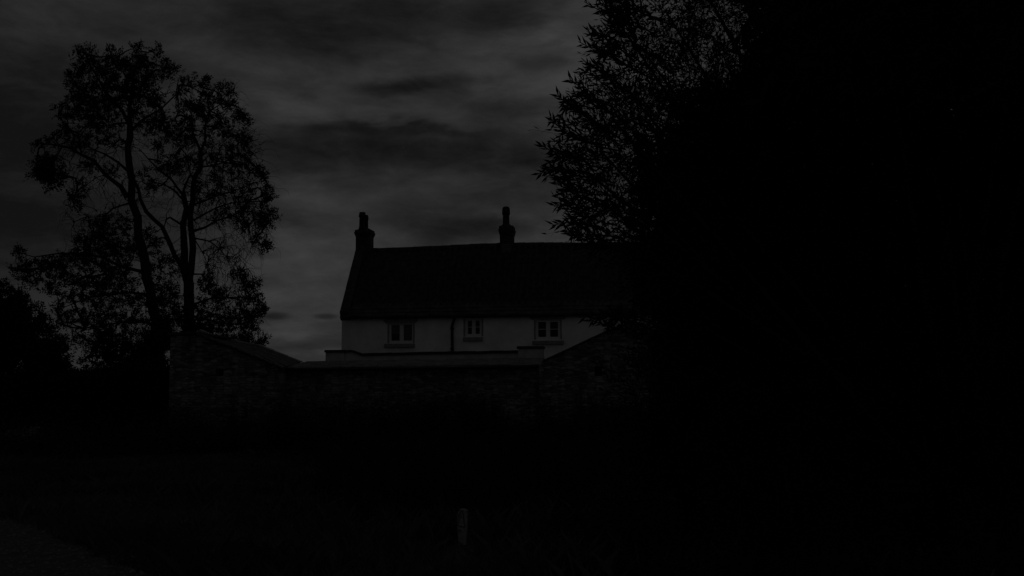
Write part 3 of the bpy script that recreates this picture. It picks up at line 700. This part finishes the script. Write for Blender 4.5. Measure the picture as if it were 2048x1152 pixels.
clR = [(375,168,12),(358,182,10,.8),(407,161,7,1.3),(414,188,8,.9),(445,178,5,1.2),(458,180,7,1),(441,200,7,1.2),(414,202,11,.9),(394,214,14,1),(374,220,17,1),(420,224,14,.8),(461,211,6,.9),(474,234,12,1),(490,240,7,1),(440,240,12,.6),(368,250,16,.8),(400,240,14,.8),(345,266,14,1.2),
 (362,284,15,.9),(334,268,10,.9),(380,276,16,.7),(420,270,16,.6),(450,270,14,.6),(480,275,9,.7),(492,284,7,.8),(318,293,7,1.2),(330,330,14,.8),(358,322,16,.8),(390,326,14,.5),(420,310,18,.6),(450,312,18,.7),(478,312,15,.8),(494,330,9,.8),(440,350,22,.6),(470,350,18,.7),
 (500,345,9,.8),(515,340,6,1),(400,372,14,.4),(430,386,18,.5),(470,390,20,.6),(505,380,13,.7),(524,356,9,.9),(540,396,7,1),(530,380,8,.7),(546,430,8,1),(526,410,12,.7),(490,420,16,.6),(520,440,11,.8),(530,452,9,.8),(515,480,7,.9),(531,492,5,.9),(490,450,10,.5),(450,430,12,.3),(300,375,9,.5),(290,352,9,.5),(345,345,10,.6),
 (300,468,12,.8),(290,500,17,.8),(308,486,12,.8),(320,530,16,.8),(300,548,14,.8),(346,552,11,.7),(350,590,13,.8),(334,612,16,.9),(340,642,16,1),(335,575,10,.8),(410,562,15,.8),(426,582,16,.9),(400,602,14,.9),(440,602,18,.8),(416,632,18,1),(450,640,20,1),(480,602,16,.7),(500,590,14,.7),(510,572,10,.7),(486,566,12,.6),
 (480,545,7,.8),(518,604,9,.7),(515,626,11,1),(500,642,14,1),(476,640,18,1),(440,662,18,1.2),(480,664,14,1),(512,660,6,1),(524,622,6,1),(462,678,14,1.2),(404,660,16,1.2),(490,678,9,1),(400,680,14,1.3)]
for tr_t, cl in ((TL, clL), (TR, clR)):
    for c in cl: tr_t.clump(c[0], c[1], c[2], (c[3] if len(c) > 3 else 1) * (.64 if tr_t is TL else .47))
def sprigs(T, cl, n_):
    for k in range(n_):                                       # single leaf rosettes standing off the clumps
        c = cl[random.randrange(len(cl))]; a = random.uniform(0, 2 * math.pi); q = c[2] * random.uniform(.75, 1.12)
        p = P(c[0] + q * math.cos(a), c[1] + q * math.sin(a), T.d + random.uniform(-1.5, 1.5)); near = min(T.nodes, key=lambda v: (v - p).length_squared)
        T.twig(near, p, .013, 0, 3, 4); o = np.array([p] * 4); d = unit(RNG.normal(size=(4, 3)) + np.array([0, 0, .5])); T.leaves(o, d, .9)
for (x, y, r, d_) in ((318, 640, 20, 1), (330, 668, 18, 1.2), (300, 664, 22, 1.2), (345, 690, 18, 1.4), (296, 612, 16, .8), (326, 600, 14, .7), (310, 700, 24, 1.4), (280, 720, 24, 1.2), (250, 700, 22, 1), (205, 705, 20, .8), (210, 668, 18, .8), (338, 655, 16, 1), (318, 575, 12, .6)): TL.clump(x, y, r, d_, 1.0, 1.0)
for (x, y, r, d_) in ((392, 655, 14, 1), (362, 645, 14, 1), (372, 664, 12, 1.2), (396, 630, 12, .7), (360, 620, 12, .7), (350, 520, 10, .6), (420, 666, 14, 1)): TR.clump(x, y, r, d_, 1.0, 1.0)
sprigs(TL, clL, 260); sprigs(TR, clR, 380)
# bare, hanging twigs
def wisps(T, boxes):
    for (x0, y0, x1, y1, n_, ddx, ddy) in boxes:
        for k in range(n_):
            c = P(random.uniform(x0, x1), random.uniform(y0, y1), T.d + random.uniform(-1.2, 1.2))
            if min((q - c).length for q in T.nodes) > 1.3: continue
            near = min(T.nodes, key=lambda q: (q - c).length_squared)
            pts = T.twig(near, c, .02, 0, 3, 5)
            for j in range(3):
                a = pts[random.randrange(2, 6)]; e = a + Vector((random.gauss(ddx, .35), random.gauss(0, .3), random.gauss(ddy, .3)))
                T.twig(a, e, .011, .15, 3, 5)
wisps(TR, [(360, 180, 480, 460, 80, .1, -.25), (440, 380, 545, 500, 30, .1, -.6), (400, 470, 500, 570, 30, .15, -.5), (430, 300, 540, 440, 50, .3, -.3), (330, 300, 400, 420, 30, .1, -.3), (300, 300, 420, 420, 40, .2, .1), (400, 250, 520, 420, 70, .3, .1), (380, 170, 470, 260, 30, .1, .3), (400, 570, 500, 660, 50, .3, .1), (310, 480, 370, 640, 40, .1, .2), (420, 420, 530, 470, 34, .2, -.3), (400, 480, 500, 560, 34, .1, -.45), (330, 380, 440, 460, 30, 0, -.3), (430, 240, 500, 400, 36, .3, -.1), (280, 320, 400, 400, 26, 0, .1), (380, 200, 480, 300, 22, 0, .2), (440, 560, 515, 650, 26, .3, .1)])
wisps(TL, [(150, 120, 340, 300, 60, .1, .3), (130, 430, 300, 640, 60, 0, .1), (80, 290, 230, 340, 34, -.2, -.1), (230, 260, 330, 420, 24, .2, -.1), (130, 380, 250, 440, 20, -.2, -.2), (130, 310, 240, 400, 26, -.1, -.4), (60, 500, 200, 560, 18, -.3, 0), (180, 200, 340, 300, 24, 0, .1), (150, 420, 240, 460, 10, -.2, 0), (200, 300, 300, 400, 12, 0, -.3)])
TL.done('taller leafy tree whose left-leaning trunk carries the dense top, left of the twin trunks', 'leaf', group='ash trees behind the store')
TR.done('right-hand leafy tree with a straight thick trunk that forks, rising behind the stone store', 'leaf', group='ash trees behind the store')

# dense dark tree at the left edge
TE = Tree('hedgerow_tree', P(20, 850, 40), 40); TE.top.location.z = 0
TE.limb([(20, 860), (22, 760), (18, 690), (10, 630)], 12, 4); TE.limb([(20, 740), (60, 690), (85, 660)], 5, 1.5, 0, -1); TE.limb([(20, 720), (-40, 660), (-80, 620)], 5, 1.5, 0, 1)
for k in range(150):
    x = random.uniform(-130, 118); top = 574 + 7 * math.sin(x * .13) + 6 * math.sin(x * .37) + max(0, x - 15) * .85 + (12 if x > 40 else 0)
    y = random.uniform(top + 14, 850); TE.clump(x, y, random.uniform(9, 15) if y < top + 40 else random.uniform(15, 24), 1.4, 1.0, 1.9)
for (x, y, r) in ((5, 572, 10), (-20, 565, 14), (25, 590, 9), (48, 600, 8), (40, 592, 6), (62, 615, 9), (88, 632, 9), (106, 660, 8), (120, 690, 9), (130, 720, 12)): TE.clump(x, y, r, 1.2)
TE.done('dense dark broadleaf tree filling the left edge of the view', 'leafd')
# rough hedge between that tree and the store
for name, xs, xe, tops, lab in (('shrub', 110, 215, 742, 'dark leafy shrub beside the dense tree at the left edge'), ('shrub', 205, 345, 722, 'larger dark shrub hard against the corner of the stone store')):
    xm = (xs + xe) / 2
    T = Tree(name, P(xm, 860, 38.5), 38.5); T.top.location.z = 0
    for k in range(5): T.limb([(xm + random.uniform(-8, 8), 870), (xm + random.uniform(-20, 20), 830), (random.uniform(xs, xe), tops + 40)], 3, 1, 0, random.uniform(-1, 1))
    for k in range(110 if xs < 200 else 150):
        x = random.uniform(xs, xe); tp = tops + 26 * abs((x - xm) / (xe - xm)) ** 2 if xs < 200 else tops + 18 * random.random()
        T.clump(x, random.uniform(tp + 14, 880), random.uniform(11, 20), 1.7, .95, 1.4)
    T.done(lab, 'leafd', 'shrub')
# sapling sprouting behind the store roof
T = Tree('sapling', P(508, 800, 41), 41); T.top.location.z = 0
T.limb([(506, 860), (508, 760), (510, 700), (520, 686), (531, 675)], 1.6, .7)
for x, y, r in ((514, 692, 4), (520, 687, 4), (526, 682, 4), (531, 677, 4), (508, 690, 5), (500, 688, 5), (494, 684, 5)): T.clump(x, y, r, 1.2, .8, .2)
T.done('small leafy sapling poking up above the sloping store roof', 'leaf', 'sapling')

# ------------------------------------------------------------------ willow at the right
wl = empty('willow_tree', Vector((G(1690, 1000).x * 1.0, 12.6, 0)))
tag(wl, 'huge dark willow with narrow leaves filling the whole right side of the view', 'tree')
wood = MB(); wb = Vector(wl.location)
WL = []   # lobes: centre, radius
def lobe(px, py, r, d): WL.append((P(px, py, d), r * PX * d, r, px, py))
for a in [(1330, 20, 105, 11.6), (1300, 120, 95, 11.3), (1255, 70, 42, 11.0), (1262, 190, 80, 11.0), (1222, 235, 62, 10.9), (1300, 250, 105, 11.4), (1200, 300, 62, 10.9), (1270, 340, 110, 11.2), (1175, 345, 44, 10.8), (1200, 400, 62, 11.0), (1260, 430, 90, 11.3),
          (1230, 470, 52, 11.1), (1340, 480, 120, 11.6), (1305, 555, 62, 11.4), (1352, 620, 66, 11.5), (1322, 700, 58, 11.7), (1310, 780, 78, 11.9), (1290, 850, 60, 12.2), (1350, 900, 90, 12.1), (1400, -40, 110, 12.2), (1440, 240, 120, 11.8)]: lobe(*a)
edge_n = len(WL)
for j in range(12):
    for i in range(9):
        x = 1400 + i * 92 + random.uniform(-35, 35) + (20 if j % 2 else 0); y = -120 + j * 108 + random.uniform(-30, 30)
        if x < 1520 and y < 170: continue
        lobe(x, y, random.uniform(95, 125), random.uniform(11.2, 14.0))
for a in [(1460, 60, 70, 12.6), (1500, 180, 80, 12.2), (1400, 130, 60, 12.4), (1430, 20, 60, 13)]: lobe(*a)
over_n = len(WL)                                              # unseen boughs added above the frame to shade the ground at right
for (x, y, z, r_) in ((3.6, 10.0, 5.7, 1.2), (5.2, 9.8, 5.6, 1.2), (3.2, 9.2, 5.2, 1.0), (4.2, 8.6, 5.0, 1.1), (5.6, 8.2, 4.9, 1.1), (6.6, 9.6, 5.4, 1.2), (6.9, 8.2, 4.6, 1.0)):
    WL.append((Vector((x, y, z)), r_, 100, 1900, -300))
def shoots(c, rw, n_, big=1.0, upb=.55, lf=1.0, K=15):
    c = np.array(c); o = unit(RNG.normal(size=(n_, 3))); rad = RNG.random((n_, 1)) ** .45 * rw
    org = c + o * rad * np.array([1, 1, 1.0]); d = unit(o * 1.0 + np.array([-.22, -.1, upb]) + RNG.normal(size=(n_, 3)) * .35)
    ln = RNG.uniform(.25, .5, (n_, 1)) * big * lf; qs = []; side0 = perp(d)
    bend = RNG.normal(size=(n_, 3)) * .12 + np.array([0, 0, -.05])
    for k in range(K):
        t_ = k / (K - 1); pos = org + d * ln * t_ + bend * ln * t_ * t_; dk = unit(d + 2 * bend * t_)
        ang = k * 2.4 + RNG.uniform(0, .5, (n_, 1)); s2 = np.cross(dk, side0); sd = side0 * np.cos(ang) + s2 * np.sin(ang)
        ld = unit(dk * (.8 + .5 * t_) + sd * .75 + RNG.normal(size=(n_, 3)) * .12 + np.array([0, 0, -.12]))
        sz = (.062 + .03 * math.sin(math.pi * min(1, t_ * 1.1))) * big * RNG.uniform(.8, 1.2, (n_, 1))
        qs.append(leaf_quads(pos, ld, unit(np.cross(ld, dk + RNG.normal(size=(n_, 3)) * .5)), sz, sz * .2))
    # the shoot's own stem, a thin blade-like rod of two crossed quads
    e = org + d * ln + bend * ln
    for w in (perp(d),): qs.append(np.stack([org - w * .0022, org + w * .0022, e + w * .001, e - w * .001], axis=1))
    return qs
Q = []
for i, (c, rw, r, px, py) in enumerate(WL):
    if i >= over_n: Q += shoots(c, rw, int((rw * 190) ** 2 * .006), 1.3)
    elif i < edge_n: Q += shoots(c, rw * .85, int(r * r * .0125) + 12, 1.1, .55, min(1, .42 + r / 170), 9)
    else: Q += shoots(c, rw, int(r * r * (.0165 if px < 1600 else .0125)))
# single sprays leaning out past the edge of the crown
def spray(pxs, d, n_=20, size=1.0):
    sgn = random.choice((-1, 1)); pxs = [pxs[0], (pxs[0][0] * .55 + pxs[1][0] * .45, pxs[0][1] * .55 + pxs[1][1] * .45 - 5 * sgn), (pxs[1][0], pxs[1][1] - 6 * sgn), (pxs[1][0] * .45 + pxs[2][0] * .55 - 6, pxs[1][1] * .45 + pxs[2][1] * .55 - 5 * sgn), (pxs[2][0] - 12, pxs[2][1] + 3 * sgn)]
    pts = [np.array(P(a, b, d)) for a, b in pxs]; Lq = []
    wood.tube([Vector(p) for p in pts], [.010 - .006 * i / (len(pts) - 1) for i in range(len(pts))], 4)
    seg = len(pts) - 1
    for k in range(n_):
        t_ = (.25 + .75 * k / n_) * seg; i = int(t_); f_ = t_ - i; p = pts[i] * (1 - f_) + pts[i + 1] * f_; dk = unit(pts[i + 1] - pts[i])
        up = np.cross(dk, np.array([0, 1, 0])); sg = 1 if k % 2 else -1
        ld = unit(dk * 1.0 + up * sg * .62 + RNG.normal(size=3) * .18); sz = np.array([[.108 * size * RNG.uniform(.8, 1.15)]])
        w = unit(np.cross(ld, np.array([0, 1, 0]) + RNG.normal(size=3) * .5))
        Lq.append(leaf_quads(p[None], ld[None], w[None], sz, sz * .25))
    return Lq
SP = [([(1290, 60), (1240, 30), (1180, 6)], 10.9), ([(1290, 150), (1225, 105), (1169, 86)], 10.8), ([(1270, 125), (1215, 85), (1196, 60)], 11.1), ([(1250, 180), (1200, 140), (1187, 130)], 11), ([(1230, 235), (1175, 200), (1150, 154)], 10.8),
      ([(1220, 260), (1150, 215), (1126, 190)], 11), ([(1210, 290), (1140, 265), (1112, 238)], 10.9), ([(1200, 320), (1130, 305), (1093, 292)], 10.8), ([(1190, 350), (1130, 345), (1088, 345)], 10.9), ([(1200, 390), (1150, 375), (1120, 366)], 11), ([(1210, 430), (1155, 415), (1120, 410)], 10.9),
      ([(1220, 465), (1165, 452), (1116, 448)], 10.9), ([(1230, 480), (1180, 470), (1140, 462)], 11), ([(1330, 655), (1250, 640), (1168, 632)], 10.9), ([(1300, 640), (1240, 635), (1190, 640)], 11.1), ([(1330, 40), (1260, 10), (1200, -30)], 11.2), ([(1260, 40), (1225, 5), (1215, -20)], 11), ([(1290, 100), (1245, 60), (1232, 22)], 11.3)]
for s_, d_ in SP:
    Q += spray(s_, d_, 17)
    s2 = [(a + 25 * (i < 2), b + 14 + random.uniform(-6, 10)) for i, (a, b) in enumerate(s_)]; s2[-1] = (s_[-1][0] + random.uniform(18, 36), s_[-1][1] + random.uniform(6, 22)); Q += spray(s2, d_ + .25, 12, .9)
    for k in range(4):
        a = s_[1]; Q += spray([(a[0] + random.uniform(0, 40), a[1] + random.uniform(0, 20)), (a[0] + random.uniform(-15, 15), a[1] + random.uniform(-22, 22)), (a[0] + random.uniform(-34, -12), a[1] + random.uniform(-38, 26))], d_ + random.uniform(-.2, .4), 8, .85)
# dense interior of older, larger leaves
for (c, rw, r, px, py) in WL[edge_n:]:
    if px < 1560 and py < 200: continue
    n_ = 560; pos = np.array(c) + np.array([0, .9, 0]) + np.clip(RNG.normal(size=(n_, 3)), -1.2, 1.2) * rw * .6; d = unit(RNG.normal(size=(n_, 3)))
    Q.append(leaf_quads(pos, d, perp(d), RNG.uniform(.16, .26, (n_, 1)), RNG.uniform(.05, .09, (n_, 1))))
for (px, py, r, d_) in [(1330, 350, 70, 12.2), (1350, 460, 80, 12.2), (1360, 560, 80, 12.2), (1380, 660, 80, 12.3), (1370, 760, 80, 12.4), (1370, 860, 80, 12.4), (1330, 940, 70, 12.4), (1400, 250, 80, 12.6), (1480, 300, 90, 12.8), (1500, 210, 60, 12.8), (1560, 120, 60, 13), (1400, 420, 90, 12.6)]:
    c = P(px, py, d_); n_ = 420; pos = np.array(c) + np.clip(RNG.normal(size=(n_, 3)), -1.3, 1.3) * r * PX * d_ * .5; d = unit(RNG.normal(size=(n_, 3)))
    Q.append(leaf_quads(pos, d, perp(d), RNG.uniform(.12, .2, (n_, 1)), RNG.uniform(.04, .06, (n_, 1))))
Q = np.concatenate(Q); zc = Q[:, :, 2].min(axis=1); Q = Q[zc > .02]
# stems
for k in range(9):
    a = wb + Vector((random.uniform(-.5, .5), random.uniform(-.4, .4), 0)); c = random.choice(WL[edge_n:])[0]; c = Vector((c.x, c.y, max(c.z, 2.5)))
    pts = [a, a.lerp(c, .3) + Vector((0, 0, .5)), a.lerp(c, .65) + Vector((0, 0, .5)), c]; wood.tube(pts, [.13, .09, .06, .025], 7)
for (c, rw, r, px, py) in WL:
    f_ = wb.lerp(c, .45) + Vector((random.gauss(0, .2), random.gauss(0, .2), .3)); f_.z = max(f_.z, .3)
    wood.tube([wb + Vector((random.uniform(-.3, .3), random.uniform(-.3, .3), .0)), f_, c], [.06, .035, .012], 5)
wood.build('trunk', 'bark', wl); quads('crown', Q, 'willow', wl)
print('willow leaves', len(Q))

# ------------------------------------------------------------------ grass and undergrowth
def blades(n_, x0, x1, y0, y1, h0, h1, wd, clump=0., keep=None):
    y = y0 + (y1 - y0) * RNG.random(n_) ** 1.3; x = (x0 + (x1 - x0) * RNG.random(n_)) * (y / y1)
    if keep is not None:
        k = np.array([keep(a, b) for a, b in zip(x, y)]); x = x[k]; y = y[k]; n_ = len(x)
    b = np.stack([x, y, np.zeros(n_)], 1); h = RNG.uniform(h0, h1, n_) * (1 + clump * np.sin(x * 1.7) * np.cos(y * 1.3))
    a = RNG.random(n_) * 2 * math.pi; w = np.stack([np.cos(a), np.sin(a), 0 * a], 1) * (wd * RNG.uniform(.6, 1.3, n_))[:, None]
    ln = np.stack([RNG.normal(size=n_) * .35, RNG.normal(size=n_) * .35, np.ones(n_)], 1) * h[:, None]
    m_ = b + ln * .55; tip = b + ln + np.stack([ln[:, 0] * .5, ln[:, 1] * .5, -h * .08], 1)
    return np.stack([b - w, b + w, m_ + w * .7, tip], 1), np.stack([b - w, m_ + w * .7, tip, m_ - w * .7], 1)
off = lambda x, y: not on_track(x, y) and not (x > .9 and y < 16 and RNG.random() < .95)
GA = []
GA += blades(70000, -9.5, 9.5, 8.5, 19, .03, .09, .0035, .3, off)
GA += blades(5200, -9.5, 9.5, 9, 19, .12, .34, .004, .4, off)
GA += blades(60000, -20, 20, 18, 38, .06, .22, .006, .4, off)
ed = np.array([(p.x, p.y) for p in e2]); k = RNG.integers(0, len(ed), 5000)
tag(quads('grass', np.concatenate(GA), 'grass'), 'short rough grass covering the verge and paddock', 'grass', kind='stuff')

def weeds(spots):
    """nettle-like stalks: a stem with opposite pairs of toothed leaves, drooping"""
    V = []
    b = np.array([(x, y, 0) for x, y, h in spots]); h = np.array([[q[2]] for q in spots]); n_ = len(b)
    ln = unit(np.concatenate([RNG.normal(size=(n_, 2)) * .13, np.ones((n_, 1))], 1))
    w = perp(ln); V.append(np.stack([b - w * .004, b + w * .004, b + ln * h + w * .002, b + ln * h - w * .002], 1))
    s0 = perp(ln)
    for k in range(11):
        t_ = .2 + .8 * k / 10; s1 = s0 if k % 2 else np.cross(ln, s0)
        for sg in (-1, 1):
            d = unit(s1 * sg + ln * .15 + RNG.normal(size=(n_, 3)) * .2 + np.array([0, 0, -.25])); sz = (.13 - .07 * t_) * np.clip(h, .5, 1.4) * RNG.uniform(.7, 1.3, (n_, 1))
            V.append(leaf_quads(b + ln * h * t_, d, unit(np.cross(d, ln + RNG.normal(size=(n_, 3)) * .3)), sz, sz * .55))
    return V
sp = []
for k in range(3600):                                          # bank of weeds along the foot of the stone walls
    px = random.uniform(330, 1330); d = random.uniform(29, 35); x = P(px, 800, d).x
    hh = random.uniform(.5, 1.25) * (1.0 + .25 * math.sin(px * .021 + 1)) * (1.15 if 690 < px < 1000 else 1)
    sp.append((x, d, hh))
for k in range(900):
    px = random.uniform(-60, 360); d = random.uniform(27, 36); sp.append((P(px, 800, d).x, d, random.uniform(.5, 1.1)))
for k in range(1500):                                          # rank growth out in the paddock
    d = random.uniform(15, 29); px = random.gauss(1000, 190) if random.random() < .7 else random.uniform(560, 1400); sp.append((P(px, 800, d).x, d, random.uniform(.25, .85) * (.6 + .4 * (d - 13) / 14)))
for k in range(900):
    d = random.uniform(10.3, 13.5); px = random.uniform(1180, 2100); sp.append((P(px, 800, d).x, d, random.uniform(.25, .8)))
for k in range(3200):
    d = random.uniform(9.2, 14); px = random.uniform(1100, 2120); sp.append((P(px, 800, d).x, d, random.uniform(.12, .32)))
for k in range(700):                                           # taller spikes standing up against the wall
    c0 = random.choice((480, 560, 700, 760, 820, 860, 930, 985, 1090, 1180)); d = random.uniform(30, 34); sp.append((P(c0 + random.gauss(0, 16), 800, d).x, d, random.uniform(1.1, 1.75)))
wq = np.concatenate(weeds(sp))
tb_ = []
for k in range(260):                                           # reedy tussocks among them
    d = random.uniform(14, 30); px = random.uniform(640, 1380); c = P(px, 800, d)
    n_ = 26; h = RNG.uniform(.4, 1.0, (n_, 1)); b = np.array([c.x, d, 0]) + np.concatenate([RNG.normal(size=(n_, 2)) * .08, np.zeros((n_, 1))], 1)
    l_ = np.concatenate([RNG.normal(size=(n_, 2)) * .28, np.ones((n_, 1))], 1) * h; w = perp(unit(l_)) * .006
    m_ = b + l_ * .6; e_ = b + l_ + np.concatenate([l_[:, :2] * .5, -h * .12], 1); tb_.append(np.stack([b - w, b + w, m_ + w, m_ - w], 1)); tb_.append(np.stack([m_ - w, m_ + w, e_ + w * .2, e_ - w * .2], 1))
tag(quads('undergrowth', np.concatenate([wq] + tb_), 'weed'), 'tall nettles and reedy weeds growing below the stone walls and under the willow', 'undergrowth', kind='stuff')
# long grass stems beside the marker post
gs = MB()
for (x0, y0, x1, y1, r) in ((908, 1088, 901, 994, .0025), (907, 1088, 904, 1022, .002), (900, 1088, 886, 1030, .002), (940, 1088, 948, 1040, .002), (903, 1088, 893, 1055, .002), (944, 1088, 953, 1060, .002)):
    a = P(x0, y0, mp0.y - .05); b = P(x1, y1, mp0.y - .05); m_2 = a.lerp(b, .5) + Vector((.012, 0, .01)); a.z = 0
    gs.tube([a, m_2, b], [r, r * .9, r * .4], 4)
gs_o = gs.build('grass_tuft', 'weed', origin=mp0); tag(gs_o, 'few long thin grass stems standing beside the white marker post', 'grass tuft')
